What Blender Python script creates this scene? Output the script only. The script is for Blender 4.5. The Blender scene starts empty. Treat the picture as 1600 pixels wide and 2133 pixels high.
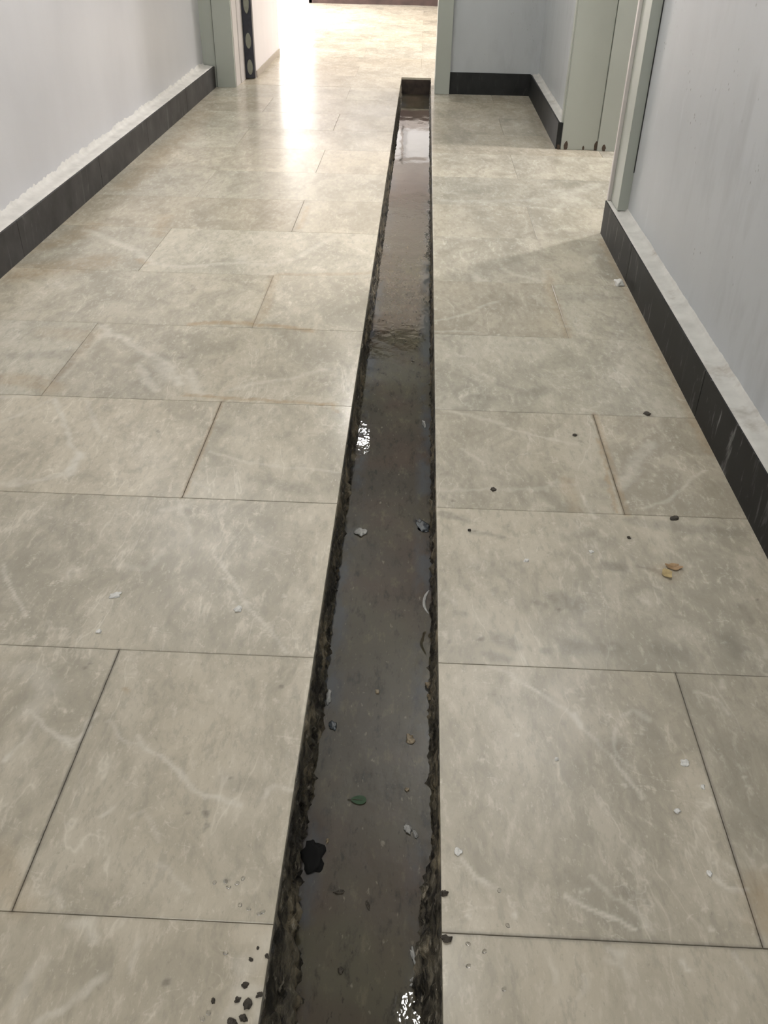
import bpy, bmesh, math, random
import numpy as np
from mathutils import Vector, Matrix, noise

random.seed(7)
S = bpy.context.scene
COL = S.collection

# ------------------------------------------------------------------ camera
CAM_Z = 1.395
AX_R = Vector((0.998984404, 0.041794247, 0.016834577))
AX_U = Vector((-0.037819931, 0.574709104, 0.817483393))
AX_F = Vector((-0.024491118, 0.817289843, -0.575706087))
FPX = 1816.8
cam = bpy.data.cameras.new('camera')
cam.sensor_fit = 'VERTICAL'; cam.sensor_height = 36.0
cam.lens = FPX / 2133 * 36.0
cam.clip_start = 0.02; cam.clip_end = 100
co = bpy.data.objects.new('camera', cam); COL.objects.link(co)
co.matrix_world = Matrix(((AX_R.x, AX_U.x, -AX_F.x, 0), (AX_R.y, AX_U.y, -AX_F.y, 0),
                          (AX_R.z, AX_U.z, -AX_F.z, CAM_Z), (0, 0, 0, 1)))
S.camera = co

def G(px, py, z=0.0):
    """point of the horizontal plane at height z that the photo shows at (px, py)"""
    d = AX_F * FPX + AX_R * (px - 800) - AX_U * (py - 1066.5)
    t = (z - CAM_Z) / d.z
    return (d.x * t, d.y * t)

# ------------------------------------------------------------------ world, light, exposure
S.view_settings.view_transform = 'Standard'
S.view_settings.look = 'None'
S.view_settings.exposure = 0.0
S.view_settings.gamma = 1.0
S.view_settings.use_curve_mapping = False
w = bpy.data.worlds.new('world'); S.world = w; w.use_nodes = True
w.node_tree.nodes['Background'].inputs[0].default_value = (0.75, 0.85, 1.0, 1)
w.node_tree.nodes['Background'].inputs[1].default_value = 0.6

def area(name, loc, size, power, color, target=None, size_y=None):
    l = bpy.data.lights.new(name, 'AREA'); l.energy = power; l.color = color
    l.shape = 'RECTANGLE'; l.size = size; l.size_y = size_y or size
    o = bpy.data.objects.new(name, l); COL.objects.link(o); o.location = loc
    if target is not None:
        o.rotation_euler = (Vector(target) - Vector(loc)).to_track_quat('-Z', 'Y').to_euler()
    return o

LAMPS = [  # ceiling lamps, first and last added as fill: x, y, z, sx, sy, watts, colour, label
    (-0.85, -1.4, 2.74, 0.9, 0.3, 42, (1.0, 0.97, 0.91), 'added flat wide fill lamp on the ceiling behind the viewer'),
    (0.175, 2.08, 2.74, 0.055, 0.055, 5, (1.0, 0.965, 0.90), 'small ceiling downlight over the near end of the channel'),
    (-0.50, 7.55, 2.74, 0.08, 0.08, 12, (1.0, 0.97, 0.93), 'small ceiling downlight just before the far doorway'),
    (-3.0, 14.0, 2.74, 1.2, 0.6, 480, (1.0, 0.97, 0.95), 'wide ceiling lamp on the left of the bright far room'),
    (1.9, 11.2, 2.74, 1.2, 0.6, 215, (1.0, 0.97, 0.93), 'added wide fill lamp on the ceiling right of the bright far room'),
]
FILL_UPLIGHTS = [(0.84, 3.7, 1.72, 82, 'added fill uplighter high on the right wall before the side doorway'), (-1.74, 5.4, 1.72, 62, 'added fill uplighter high on the left wall towards the far doorway')]  # added fill: uplighters that brighten the corridor by way of the ceiling
SIDE_LAMP = (3.0, 6.20, 2.25, 0.30, 120, (1.0, 0.955, 0.945))

# ------------------------------------------------------------------ helpers
def link(name, me, mat=None, parent=None):
    o = bpy.data.objects.new(name, me); COL.objects.link(o)
    if mat: me.materials.append(mat)
    if parent: o.parent = parent
    return o

def obj(name, bm, mat=None, parent=None, smooth=False):
    bmesh.ops.recalc_face_normals(bm, faces=bm.faces)
    me = bpy.data.meshes.new(name); bm.to_mesh(me); bm.free()
    if smooth:
        for p in me.polygons: p.use_smooth = True
    return link(name, me, mat, parent)

def box(bm, x0, x1, y0, y1, z0, z1, bev=0.0):
    r = bmesh.ops.create_cube(bm, size=1.0)
    for v in r['verts']:
        v.co = Vector((x0 + (v.co.x + .5) * (x1 - x0), y0 + (v.co.y + .5) * (y1 - y0), z0 + (v.co.z + .5) * (z1 - z0)))
    if bev:
        es = list({e for v in r['verts'] for e in v.link_edges})
        bmesh.ops.bevel(bm, geom=es, offset=bev, segments=2, affect='EDGES', profile=0.6)

def boxes(name, lst, mat, parent=None, bev=0.0):
    bm = bmesh.new()
    for b in lst: box(bm, *b, bev=bev)
    return obj(name, bm, mat, parent)

def grid_mesh(name, rows, mat, parent=None, smooth=True):
    """rows: list of equal length lists of points"""
    n, m = len(rows), len(rows[0])
    vs = [tuple(p) for r in rows for p in r]
    fs = [(i*m+j, i*m+j+1, (i+1)*m+j+1, (i+1)*m+j) for i in range(n-1) for j in range(m-1)]
    me = bpy.data.meshes.new(name); me.from_pydata(vs, [], fs)
    if smooth: me.polygons.foreach_set('use_smooth', [True]*len(fs))
    return link(name, me, mat, parent)

def struct(o): o['kind'] = 'structure'; return o
def tag(o, label, cat, group=None, kind=None):
    o['label'] = label; o['category'] = cat
    if group: o['group'] = group
    if kind: o['kind'] = kind
    return o
def empty(name, loc=(0, 0, 0), parent=None):
    o = bpy.data.objects.new(name, None); COL.objects.link(o); o.location = loc
    o.empty_display_size = 0.05
    if parent: o.parent = parent
    return o
def n1(x, y, z=0.0): return noise.noise(Vector((x, y, z)))

# ------------------------------------------------------------------ materials
class NT:
    def __init__(s, name):
        s.m = bpy.data.materials.new(name); s.m.use_nodes = True
        s.t = s.m.node_tree; s.b = s.t.nodes['Principled BSDF']
    def n(s, typ, **kw):
        nd = s.t.nodes.new(typ)
        for k, v in kw.items():
            if k in nd.inputs: nd.inputs[k].default_value = v
            else: setattr(nd, k, v)
        return nd
    def l(s, a, b): s.t.links.new(a, b)
    def coord(s): return s.n('ShaderNodeTexCoord').outputs['Object']
    def mapping(s, vec, scale=(1, 1, 1), rot=(0, 0, 0), loc=(0, 0, 0)):
        m = s.n('ShaderNodeMapping'); m.inputs['Scale'].default_value = scale
        m.inputs['Rotation'].default_value = rot; m.inputs['Location'].default_value = loc
        s.l(vec, m.inputs[0]); return m.outputs[0]
    def noise(s, vec, scale, detail=4, rough=0.55, dist=0.0):
        nd = s.n('ShaderNodeTexNoise', Scale=scale, Detail=detail, Roughness=rough, Distortion=dist)
        s.l(vec, nd.inputs['Vector']); return nd.outputs['Fac']
    def ramp(s, fac, stops):
        r = s.n('ShaderNodeValToRGB'); e = r.color_ramp.elements
        while len(e) < len(stops): e.new(0.5)
        for i, (p, c) in enumerate(stops):
            e[i].position = p; e[i].color = (c, c, c, 1) if isinstance(c, (int, float)) else (*c, 1)
        s.l(fac, r.inputs[0]); return r.outputs[0]
    def mix(s, fac, a, b, mode='MIX'):
        m = s.n('ShaderNodeMix', data_type='RGBA', blend_type=mode)
        for sock, v in ((m.inputs[0], fac), (m.inputs[6], a), (m.inputs[7], b)):
            if isinstance(v, (int, float)): sock.default_value = v
            elif isinstance(v, tuple): sock.default_value = (*v, 1)
            else: s.l(v, sock)
        return m.outputs[2]
    def math(s, op, a, b=0.0, clamp=False):
        m = s.n('ShaderNodeMath', operation=op, use_clamp=clamp)
        for i, v in enumerate((a, b)):
            if isinstance(v, (int, float)): m.inputs[i].default_value = v
            else: s.l(v, m.inputs[i])
        return m.outputs[0]
    def attr(s, name): return s.n('ShaderNodeAttribute', attribute_name=name)
    def bump(s, h, strength, dist=0.01):
        b = s.n('ShaderNodeBump', Strength=strength, Distance=dist); s.l(h, b.inputs['Height'])
        s.l(b.outputs[0], s.b.inputs['Normal'])
    def color(s, c):
        if isinstance(c, tuple): s.b.inputs['Base Color'].default_value = (*c, 1)
        else: s.l(c, s.b.inputs['Base Color'])
    def set(s, **kw):
        for k, v in kw.items():
            k = k.replace('_', ' ')
            if isinstance(v, (int, float, tuple)): s.b.inputs[k].default_value = v
            else: s.l(v, s.b.inputs[k])

def plain(name, col, rough=0.6, var=0.06, scale=12, metal=0.0, bump=0.0):
    t = NT(name); c = t.coord(); f = t.noise(c, scale)
    k = t.ramp(f, [(0.3, 1 - var*2), (0.7, 1.0)])
    t.color(t.mix(1.0, col, k, 'MULTIPLY')); t.set(Roughness=rough, Metallic=metal)
    if bump: t.bump(f, bump)
    return t.m

def marble_mat():
    t = NT('marble'); c = t.coord()
    tr = t.attr('tile_rand')
    off = t.n('ShaderNodeVectorMath', operation='MULTIPLY_ADD')
    t.l(tr.outputs['Vector'], off.inputs[0]); off.inputs[1].default_value = (23, 17, 9); t.l(c, off.inputs[2])
    v = off.outputs[0]
    # warped coordinates
    wn = t.n('ShaderNodeTexNoise', Scale=3.0, Detail=3.0); t.l(v, wn.inputs['Vector'])
    wm = t.n('ShaderNodeVectorMath', operation='MULTIPLY_ADD'); t.l(wn.outputs['Color'], wm.inputs[0])
    wm.inputs[1].default_value = (0.35, 0.35, 0.35); t.l(v, wm.inputs[2]); vw = wm.outputs[0]
    d = t.mapping(vw, scale=(1.5, 0.75, 1), rot=(0, 0, 0.6))
    ds = t.mapping(v, scale=(2.2, 0.8, 1), rot=(0, 0, 0.62))
    big = t.noise(d, 1.6, 3, 0.5)
    mid = t.noise(d, 6, 6, 0.66)
    fine = t.noise(ds, 22, 6, 0.68)
    grain = t.noise(t.mapping(v, scale=(1.5, 0.9, 1), rot=(0, 0, 0.5)), 75, 4, 0.6)
    base = t.mix(t.ramp(big, [(0.34, 0.0), (0.66, 1.0)]), (0.36, 0.335, 0.28), (0.49, 0.45, 0.37))
    base = t.mix(t.ramp(mid, [(0.48, 0.0), (0.62, 0.48)]), base, (0.57, 0.53, 0.45))
    base = t.mix(t.ramp(mid, [(0.34, 0.5), (0.47, 0.0)]), base, (0.29, 0.268, 0.222))
    base = t.mix(t.ramp(fine, [(0.37, 0.4), (0.47, 0.0)]), base, (0.30, 0.28, 0.24))
    base = t.mix(t.ramp(fine, [(0.55, 0.0), (0.68, 0.5)]), base, (0.62, 0.58, 0.51))
    base = t.mix(t.ramp(grain, [(0.62, 0.0), (0.76, 0.5)]), base, (0.66, 0.63, 0.57))
    base = t.mix(t.ramp(grain, [(0.26, 0.4), (0.38, 0.0)]), base, (0.26, 0.24, 0.20))
    # pale broken veins: ridges of a stretched noise
    def ridge(vec, sc, wd, hi):
        r = t.noise(vec, sc, 5, 0.55, 0.4)
        a = t.math('ABSOLUTE', t.math('SUBTRACT', r, 0.5))
        return t.ramp(a, [(0.0, hi), (wd, 0.0)])
    vm = t.math('MULTIPLY', ridge(t.mapping(v, scale=(1.8, 0.55, 1), rot=(0, 0, 0.7)), 2.6, 0.009, 0.6), t.ramp(mid, [(0.44, 0.0), (0.60, 0.8)]))
    base = t.mix(vm, base, (0.68, 0.65, 0.58))
    vm2 = t.math('MULTIPLY', ridge(t.mapping(v, scale=(0.9, 1.4, 1), rot=(0, 0, 0.2)), 3.4, 0.008, 0.5), t.ramp(fine, [(0.46, 0.0), (0.60, 0.8)]))
    base = t.mix(vm2, base, (0.66, 0.63, 0.57))
    # tile tone
    tone = t.attr('tone')
    base = t.mix(1.0, base, tone.outputs['Color'], 'MULTIPLY')
    # painted marks of individual tiles, plus the niche floor's painted shade
    brk = t.noise(v, 26, 4, 0.65)
    pv = t.math('MULTIPLY', t.attr('vein').outputs['Fac'], t.ramp(brk, [(0.33, 0.35), (0.6, 1.0)]), True)
    base = t.mix(pv, base, (0.72, 0.685, 0.60))
    pd = t.math('MULTIPLY', t.attr('dark').outputs['Fac'], t.ramp(brk, [(0.35, 0.5), (0.6, 1.0)]), True)
    base = t.mix(pd, base, (0.20, 0.185, 0.155))
    pr = t.math('MULTIPLY', t.attr('rust').outputs['Fac'], t.ramp(brk, [(0.3, 0.45), (0.6, 1.0)]), True)
    base = t.mix(pr, base, (0.40, 0.27, 0.14))
    t.color(base)
    rn = t.noise(c, 2.3, 4, 0.6)
    t.set(Roughness=t.ramp(rn, [(0.3, 0.17), (0.7, 0.27)]), Specular_IOR_Level=0.42)
    hb = t.noise(c, 5.0, 2, 0.5)
    t.bump(hb, 0.10, 0.006)
    return t.m

def paint_mat(name, col, specks=0.0, rough=0.42, smudge=0.0):
    t = NT(name); c = t.coord()
    a = t.noise(t.mapping(c, scale=(1, 1, 0.5)), 2.2, 4, 0.5)
    base = t.mix(t.ramp(a, [(0.3, 0.0), (0.7, 1.0)]), tuple(x*0.94 for x in col), tuple(min(1, x*1.04) for x in col))
    if smudge:
        s1 = t.noise(t.mapping(c, scale=(3.4, 3.4, 1.2)), 2.0, 5, 0.6)
        s2 = t.noise(c, 1.3, 2)
        f = t.math('MULTIPLY', t.ramp(s1, [(0.50, 0.0), (0.66, smudge)]), t.ramp(s2, [(0.42, 0.0), (0.6, 1.0)]))
        base = t.mix(f, base, tuple(x*0.45 for x in col))
        s3 = t.noise(t.mapping(c, scale=(4.5, 4.5, 1.4)), 3.0, 5, 0.6)
        f3 = t.math('MULTIPLY', t.ramp(s3, [(0.60, 0.0), (0.72, smudge)]), t.ramp(s2, [(0.36, 1.0), (0.55, 0.0)]))
        base = t.mix(f3, base, tuple(min(1, x*1.45) for x in col))
    if specks:
        k = t.n('ShaderNodeTexVoronoi', Scale=38.0); t.l(t.mapping(c, scale=(1, 1, 0.7)), k.inputs['Vector'])
        k2 = t.noise(c, 3.0, 3)
        f = t.math('MULTIPLY', t.ramp(k.outputs['Distance'], [(0.06, specks), (0.16, 0.0)]), t.ramp(k2, [(0.56, 0.0), (0.64, 1.0)]))
        base = t.mix(f, base, (0.09, 0.085, 0.08))
    t.color(base); t.set(Roughness=rough)
    t.bump(t.noise(c, 45, 3), 0.08, 0.003)
    return t.m

def slate_mat(name, scratch=0.5, base=(0.036, 0.037, 0.037)):
    t = NT(name); c = t.coord()
    a = t.noise(c, 7, 4)
    b = t.mix(t.ramp(a, [(0.3, 0.0), (0.7, 1.0)]), tuple(x*0.7 for x in base), tuple(x*1.55 for x in base))
    s = t.noise(t.mapping(c, scale=(14, 14, 3.0), rot=(0.35, 0, 0)), 1.5, 6, 0.65, 0.6)
    m = t.noise(c, 3.1, 3)
    f = t.math('MULTIPLY', t.ramp(s, [(0.57, 0.0), (0.72, scratch)]), t.ramp(m, [(0.4, 0.15), (0.62, 1.0)]))
    b = t.mix(f, b, (0.42, 0.42, 0.41))
    t.color(b); t.set(Roughness=0.55, Specular_IOR_Level=0.25)
    return t.m

def plaster_mat(name, dirt=0.3, col=(0.66, 0.645, 0.60)):
    t = NT(name); c = t.coord()
    a = t.noise(c, 11, 5, 0.6)
    b = t.mix(t.ramp(a, [(0.3, 0.0), (0.65, 1.0)]), tuple(x*0.8 for x in col), col)
    d = t.noise(c, 4.2, 5, 0.7)
    b = t.mix(t.ramp(d, [(0.56, 0.0), (0.70, dirt)]), b, (0.22, 0.17, 0.12))
    t.color(b); t.set(Roughness=0.85); t.bump(a, 0.3, 0.006)
    return t.m

def concrete_mat():
    t = NT('wet_concrete'); c = t.coord()
    st = t.mapping(c, scale=(1, 0.5, 1))
    a = t.noise(st, 30, 6, 0.7, 0.4); b2 = t.noise(st, 11, 4, 0.6); f = t.noise(st, 70, 4, 0.65); g = t.noise(c, 3.0, 2)
    b = t.mix(t.ramp(a, [(0.42, 0.0), (0.60, 1.0)]), (0.012, 0.011, 0.009), (0.16, 0.14, 0.10))
    m = t.math('MULTIPLY', t.ramp(b2, [(0.50, 0.0), (0.62, 1.0)]), t.ramp(a, [(0.42, 0.2), (0.55, 1.0)]))
    b = t.mix(m, b, (0.30, 0.25, 0.165))
    b = t.mix(t.ramp(b2, [(0.36, 0.9), (0.47, 0.0)]), b, (0.012, 0.011, 0.009))
    b = t.mix(t.ramp(f, [(0.60, 0.0), (0.70, 0.8)]), b, (0.42, 0.38, 0.30))
    t.color(b); t.set(Roughness=t.ramp(a, [(0.3, 0.25), (0.7, 0.75)]))
    t.bump(a, 0.9, 0.014)
    return t.m

def water_mat():
    t = NT('murky_water'); c = t.coord()
    st = t.mapping(c, scale=(1.6, 0.6, 1))
    a = t.noise(c, 2.2, 3, 0.5); b1 = t.noise(st, 22, 6, 0.70); b3 = t.noise(st, 60, 3, 0.6)
    b = t.mix(t.ramp(a, [(0.35, 0.0), (0.65, 1.0)]), (0.052, 0.045, 0.034), (0.082, 0.074, 0.048))
    b = t.mix(t.ramp(t.noise(c, 3.7, 2), [(0.45, 0.0), (0.62, 0.8)]), b, (0.068, 0.048, 0.035))
    b = t.mix(t.ramp(b1, [(0.32, 0.85), (0.46, 0.0)]), b, (0.016, 0.015, 0.012))
    b = t.mix(t.ramp(b1, [(0.56, 0.0), (0.74, 0.6)]), b, (0.15, 0.13, 0.085))
    b = t.mix(t.ramp(b3, [(0.66, 0.0), (0.74, 0.5)]), b, (0.24, 0.22, 0.17))
    b = t.mix(t.ramp(b3, [(0.27, 0.6), (0.34, 0.0)]), b, (0.012, 0.010, 0.009))
    # bluish reflections painted into the water colour near both banks
    sx = t.n('ShaderNodeSeparateXYZ'); t.l(c, sx.inputs[0])
    e = t.math('ABSOLUTE', t.math('ADD', sx.outputs['X'], 0.052))
    blue_refl = t.math('MULTIPLY', t.ramp(e, [(0.075, 0.0), (0.105, 1.0)]), t.ramp(t.noise(t.mapping(c, scale=(1, 0.55, 1), loc=(3, 1, 0)), 9, 4, 0.6), [(0.46, 0.0), (0.60, 0.8)]))
    b = t.mix(blue_refl, b, (0.065, 0.072, 0.082))
    t.color(b)
    t.set(Roughness=0.03, IOR=1.36)
    h = t.noise(t.mapping(c, scale=(1, 0.7, 1)), 12, 4, 0.55)
    h2 = t.noise(c, 3.0, 2, 0.5)
    calm = t.ramp(t.math('MULTIPLY', sx.outputs['Y'], 0.1), [(0.50, 1.0), (0.66, 0.22)])
    t.bump(t.math('MULTIPLY', t.math('ADD', h, t.math('MULTIPLY', h2, 1.5)), calm), 0.16, 0.011)
    return t.m

def emit(name, col, strength):
    t = NT(name); t.color((0.8, 0.8, 0.8))
    t.b.inputs['Emission Color'].default_value = (*col, 1); t.b.inputs['Emission Strength'].default_value = strength
    return t.m

M = dict(
    marble=marble_mat(),
    grout=plain('grout', (0.26, 0.225, 0.17), 0.9, 0.15, 30),
    wall_l=paint_mat('left_wall_paint', (0.57, 0.57, 0.585), 0.0, 0.34),
    wall_r=paint_mat('right_wall_paint', (0.52, 0.54, 0.565), 0.85, 0.42, 0.22),
    wall_n=paint_mat('niche_wall_paint', (0.50, 0.525, 0.54), 0.3, 0.4, 0.22),
    wall_f=paint_mat('far_wall_paint', (0.72, 0.68, 0.68), 0.0, 0.5),
    ceil=paint_mat('ceiling_paint', (0.78, 0.78, 0.77), 0.0, 0.8),
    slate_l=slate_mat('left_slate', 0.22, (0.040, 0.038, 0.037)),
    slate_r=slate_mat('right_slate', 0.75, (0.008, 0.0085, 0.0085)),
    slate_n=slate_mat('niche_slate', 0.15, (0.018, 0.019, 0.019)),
    plaster=plaster_mat('white_plaster', 0.05, (0.72, 0.70, 0.66)),
    plaster_d=plaster_mat('dusty_plaster', 0.55, (0.60, 0.595, 0.56)),
    frame=paint_mat('frame_paint', (0.42, 0.445, 0.40), 0.0, 0.36),
    frame_w=plain('pale_frame_lit_jamb', (0.66, 0.62, 0.60), 0.35, 0.03),
    navy=plain('dark_door_edge', (0.030, 0.033, 0.048), 0.35, 0.2, 30),
    oval=plain('pale_oval', (0.27, 0.28, 0.23), 0.4, 0.1, 30, 0.3),
    gap=plain('crack_dark', (0.03, 0.03, 0.028), 0.7),
    rust=plain('rust_stain', (0.10, 0.07, 0.05), 0.9, 0.2, 60),
    concrete=concrete_mat(), water=water_mat(),
    brown=plain('dark_brown_panel', (0.075, 0.045, 0.040), 0.55, 0.25, 6),
    leaf=plain('leaf_green', (0.012, 0.060, 0.014), 0.6, 0.2, 60),
    foam=plain('foam_white', (0.42, 0.42, 0.40), 0.5, 0.2, 90, bump=0.5),
    chip=plain('plaster_chip', (0.85, 0.84, 0.80), 0.7, 0.1, 60, bump=0.5),
    tan=plain('tan_stone', (0.30, 0.24, 0.155), 0.5, 0.2, 60, bump=0.5),
    dirt=plain('dark_dirt', (0.075, 0.062, 0.045), 0.7, 0.3, 80, bump=0.8),
    yellow=plain('yellow_flake', (0.55, 0.42, 0.20), 0.6, 0.2, 60),
    orange=plain('orange_flake', (0.42, 0.27, 0.14), 0.6, 0.2, 60),
    blue=plain('blue_grey_scum', (0.085, 0.10, 0.115), 0.25, 0.25, 40, bump=0.3),
    pane=emit('bright_daylight_pane', (1.0, 0.98, 1.0), 0.74), pane_dim=emit('pale_daylight_pane', (0.98, 0.96, 1.0), 0.76),
    tube=emit('lamp_diffuser', (1.0, 0.95, 0.86), 6.0),
    metal=plain('lamp_housing', (0.6, 0.6, 0.6), 0.4, 0.03),
)
mw = NT('clear_drop'); mw.color((1, 1, 1)); mw.set(Roughness=0.0, IOR=1.33, Transmission_Weight=1.0); M['drop'] = mw.m

# ------------------------------------------------------------------ key dimensions (metres)
CH_L, CH_R, CH_END = -0.193, 0.0865, 9.18      # drain channel
WATER_Z = -0.145
BB_L, WALL_L = -1.815, -1.915                  # left baseboard face, left wall
BB_R, WALL_R = 0.950, 1.022
DOOR_Y = 8.44; NICHE_Y = 8.38; OPEN_Y0, OPEN_Y1 = 4.54, 6.40
CEIL = 2.8

# ------------------------------------------------------------------ floor: marble slabs in running bond
rowsL = [-0.43, 0.17, 0.782, 1.404, 2.013, 2.588, 3.207, 3.792, 4.422, 4.985]
for yy in (5.585, 6.185, 6.785, 7.385, 7.985, 8.585, 9.18): rowsL.append(yy)
while rowsL[-1] < 16.6: rowsL.append(rowsL[-1] + 0.602)
JE = [-3.11, -1.87, -0.632, 0.612, 1.85, 3.09, 4.33]      # joints of the even courses
JO = [-3.73, -2.49, -1.245, -0.01, 1.23, 2.47, 3.71]
SEG_TONE = {(1, False): (1.14, 1.13, 1.12), (1, True): (.76, .735, .70), (2, False): (1.0, .99, .97), (2, 1, False): (1.05, 1.05, 1.05), (2, True): (.70, .685, .655), (2, 3, True): (.84, .79, .72),
        (3, False): (.97, .97, .98), (3, True): (.76, .745, .71), (4, False): (1.0, 1.0, 1.0), (4, 1, False): (1.05, 1.05, 1.05), (4, True): (.95, .93, .89), (5, False): (1.05, 1.05, 1.03),
        (5, True): (.90, .885, .85), (6, False): (.95, .96, .99), (6, True): (.98, .98, .965), (7, False): (1.08, 1.06, 1.02), (7, True): (1.02, 1.0, .96), (8, False): (1.03, 1.0, .97), (8, True): (1.0, .99, .97),
        (9, True): (1.08, 1.06, 1.03), (9, False): (1.08, 1.05, 1.01), (10, False): (1.2, 1.15, 1.08), (11, False): (1.2, 1.15, 1.09), (12, False): (1.22, 1.18, 1.12), (13, False): (1.15, 1.12, 1.07), (14, False): (1.12, 1.1, 1.06)}
# tone (value, warmth) for the slabs the photo shows: (course index, left edge) -> colour multiplier
def tone(k, j, side):
    r = random.Random(k*97 + int(j*10)*13 + (5 if side > 0 else 0))
    v = 0.93 + 0.14*r.random(); wv = r.uniform(-0.02, 0.02)
    return [v*(1+wv), v, v*(1-wv)]
TONE = {}
def rect_list():
    out = []
    for k in range(len(rowsL)-1):
        J = JE if k % 2 == 0 else JO
        y0, y1 = rowsL[k], rowsL[k+1]
        for j in range(len(J)-1):
            x0, x1 = J[j], J[j+1]
            segs = [(x0, x1)]
            if y0 < CH_END - 0.01:
                segs = []
                if x0 < CH_L: segs.append((x0, min(x1, CH_L)))
                if x1 > CH_R: segs.append((max(x0, CH_R), x1))
            for (a, b) in segs:
                if b - a < 0.02: continue
                out.append((k, j, a, b, y0, y1))
    return out

strokes = dict(vein=[], dark=[], rust=[])
def st(kind, pts, wid, s=1.0, y=None):
    strokes[kind].append(([G(*q) for q in pts], wid, s))
V = lambda pts, w_=0.012, s=0.8: st('vein', pts, w_*0.85, s*0.8)
D = lambda pts, w_=0.02, s=0.6: st('dark', pts, w_, s)
Rr = lambda pts, w_=0.015, s=0.6: st('rust', pts, w_, s)
# left side veins
V([(115,830),(130,870),(150,930),(175,955)], .016, .8)
V([(168,945),(160,965),(145,990)], .026, .95)
V([(0,1005),(30,1012),(100,995),(140,985)], .018, .6)
V([(20,1008),(40,1000)], .03, .6)
V([(175,825),(200,880),(220,915)], .014, .5)
V([(0,880),(30,870),(70,850),(110,830)], .015, .45)
V([(215,680),(235,698),(262,705),(295,730),(325,745),(350,760),(375,800)], .030, .85)
V([(210,700),(170,740),(120,795)], .02, .55)
V([(215,700),(225,690)], .04, .7)
V([(395,770),(405,800),(418,822)], .03, .7)
V([(290,760),(310,795),(325,812)], .03, .75)
V([(330,750),(350,790)], .05, .6)
V([(470,815),(520,800),(600,790),(680,770)], .02, .5)
V([(440,940),(500,962),(580,972),(700,982)], .012, .5)
V([(400,1000),(430,1020)], .012, .5)
V([(0,825),(60,826)], .018, .6)
V([(180,480),(210,490),(240,505),(290,525),(310,545)], .045, .65)
V([(310,548),(380,556),(500,546),(560,552),(625,535),(700,490)], .035, .55)
V([(120,590),(132,600)], .03, .5)
V([(500,540),(510,535)], .05, .5)
V([(4,1175),(26,1232),(45,1262),(57,1284)], .008, .8)
V([(372,1044),(385,1080),(394,1127)], .012, .6)
V([(340,1060),(400,1052)], .02, .5)
V([(450,1162),(475,1195),(499,1232),(520,1270),(560,1310),(595,1359)], .006, .75)
V([(520,1100),(560,1140),(600,1150)], .008, .4)
V([(250,1180),(300,1185),(340,1150)], .02, .35)
V([(74,1486),(95,1515),(122,1534),(153,1556)], .010, .75)
V([(130,1540),(165,1540),(185,1500),(196,1490)], .012, .8)
V([(9,1582),(30,1562),(48,1547)], .010, .95)
V([(48,1547),(62,1525),(74,1503)], .008, .6)
V([(225,1500),(255,1540),(302,1550)], .006, .5)
V([(287,1530),(310,1560),(340,1580),(372,1602),(385,1625),(400,1650),(430,1657),(455,1664),(480,1672),(503,1677)], .010, .8)
V([(551,1664),(560,1645),(573,1637),(612,1646)], .008, .7)
V([(270,1700),(300,1690),(332,1747)], .006, .5)
V([(328,1795),(360,1820),(394,1856)], .006, .5)
V([(208,1700),(235,1680)], .008, .7)
V([(100,1860),(120,1850),(125,1895)], .006, .5)
V([(74,2133),(131,2092),(175,2065),(210,2040)], .012, .6)
V([(271,2031),(280,1990),(289,1957)], .008, .5)
V([(30,2110),(60,2030),(90,2000)], .02, .4)
V([(140,1930),(190,1920),(195,1950)], .02, .6)
V([(500,2010),(530,1990),(560,1960)], .03, .45)
V([(480,2120),(500,2060),(535,2070),(545,2110)], .03, .6)
V([(0,1400),(60,1395),(110,1440),(60,1480)], .05, .35)
# right side veins
V([(1060,1409),(1095,1425),(1132,1450),(1170,1475),(1195,1499),(1235,1535),(1285,1589),(1335,1661)], .008, .75)
V([(1195,1490),(1205,1510)], .016, .9)
V([(1280,1517),(1283,1570),(1320,1600)], .007, .6)
V([(1294,1490),(1320,1480),(1357,1503)], .012, .6)
V([(1177,1868),(1205,1880),(1236,1895),(1285,1918),(1321,1936)], .005, .9)
V([(1231,1823),(1276,1864),(1326,1900),(1362,1940)], .008, .55)
V([(1345,1933),(1362,1943)], .012, .9)
V([(957,1787),(988,1823),(1037,1850)], .005, .75)
V([(1483,1823),(1510,1846),(1555,1855)], .006, .75)
V([(1505,1795),(1530,1815)], .005, .5)
V([(1260,2000),(1300,2010),(1310,2040)], .008, .5)
V([(1270,1980),(1295,1990)], .014, .6)
V([(1150,2010),(1160,2050)], .008, .5)
V([(1215,2030),(1220,2065),(1205,2080)], .005, .4)
V([(1530,1990),(1570,2040)], .006, .5)
V([(1047,890),(1090,900),(1132,912),(1204,926)], .012, .6)
V([(961,935),(985,950),(1006,966)], .010, .5)
V([(1285,1016),(1310,985),(1330,953),(1357,926)], .04, .5)
V([(1213,1034),(1225,1055),(1235,1079)], .010, .7)
V([(1140,1020),(1160,1000),(1180,1015)], .016, .45)
V([(910,1020),(1000,1018),(1100,1020),(1200,1010)], .016, .35)
V([(1340,1060),(1400,1040),(1440,1000),(1470,980)], .012, .45)
V([(910,850),(960,860),(1050,885)], .02, .4)
V([(988,570),(995,583),(1012,585)], .03, .65)
V([(1050,560),(1070,572),(1097,576),(1132,587),(1140,560)], .025, .6)
V([(1228,545),(1240,532)], .03, .5)
V([(907,668),(940,662),(977,653),(1000,640),(1027,630)], .016, .5)
V([(1110,615),(1125,625),(1135,640)], .016, .4)
V([(905,690),(980,690),(1030,700)], .012, .45)
V([(1170,400),(1185,412),(1200,420)], .12, .55)
V([(1200,400),(1240,385)], .08, .45)
V([(920,418),(1000,420),(1130,416)], .06, .3)
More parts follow.
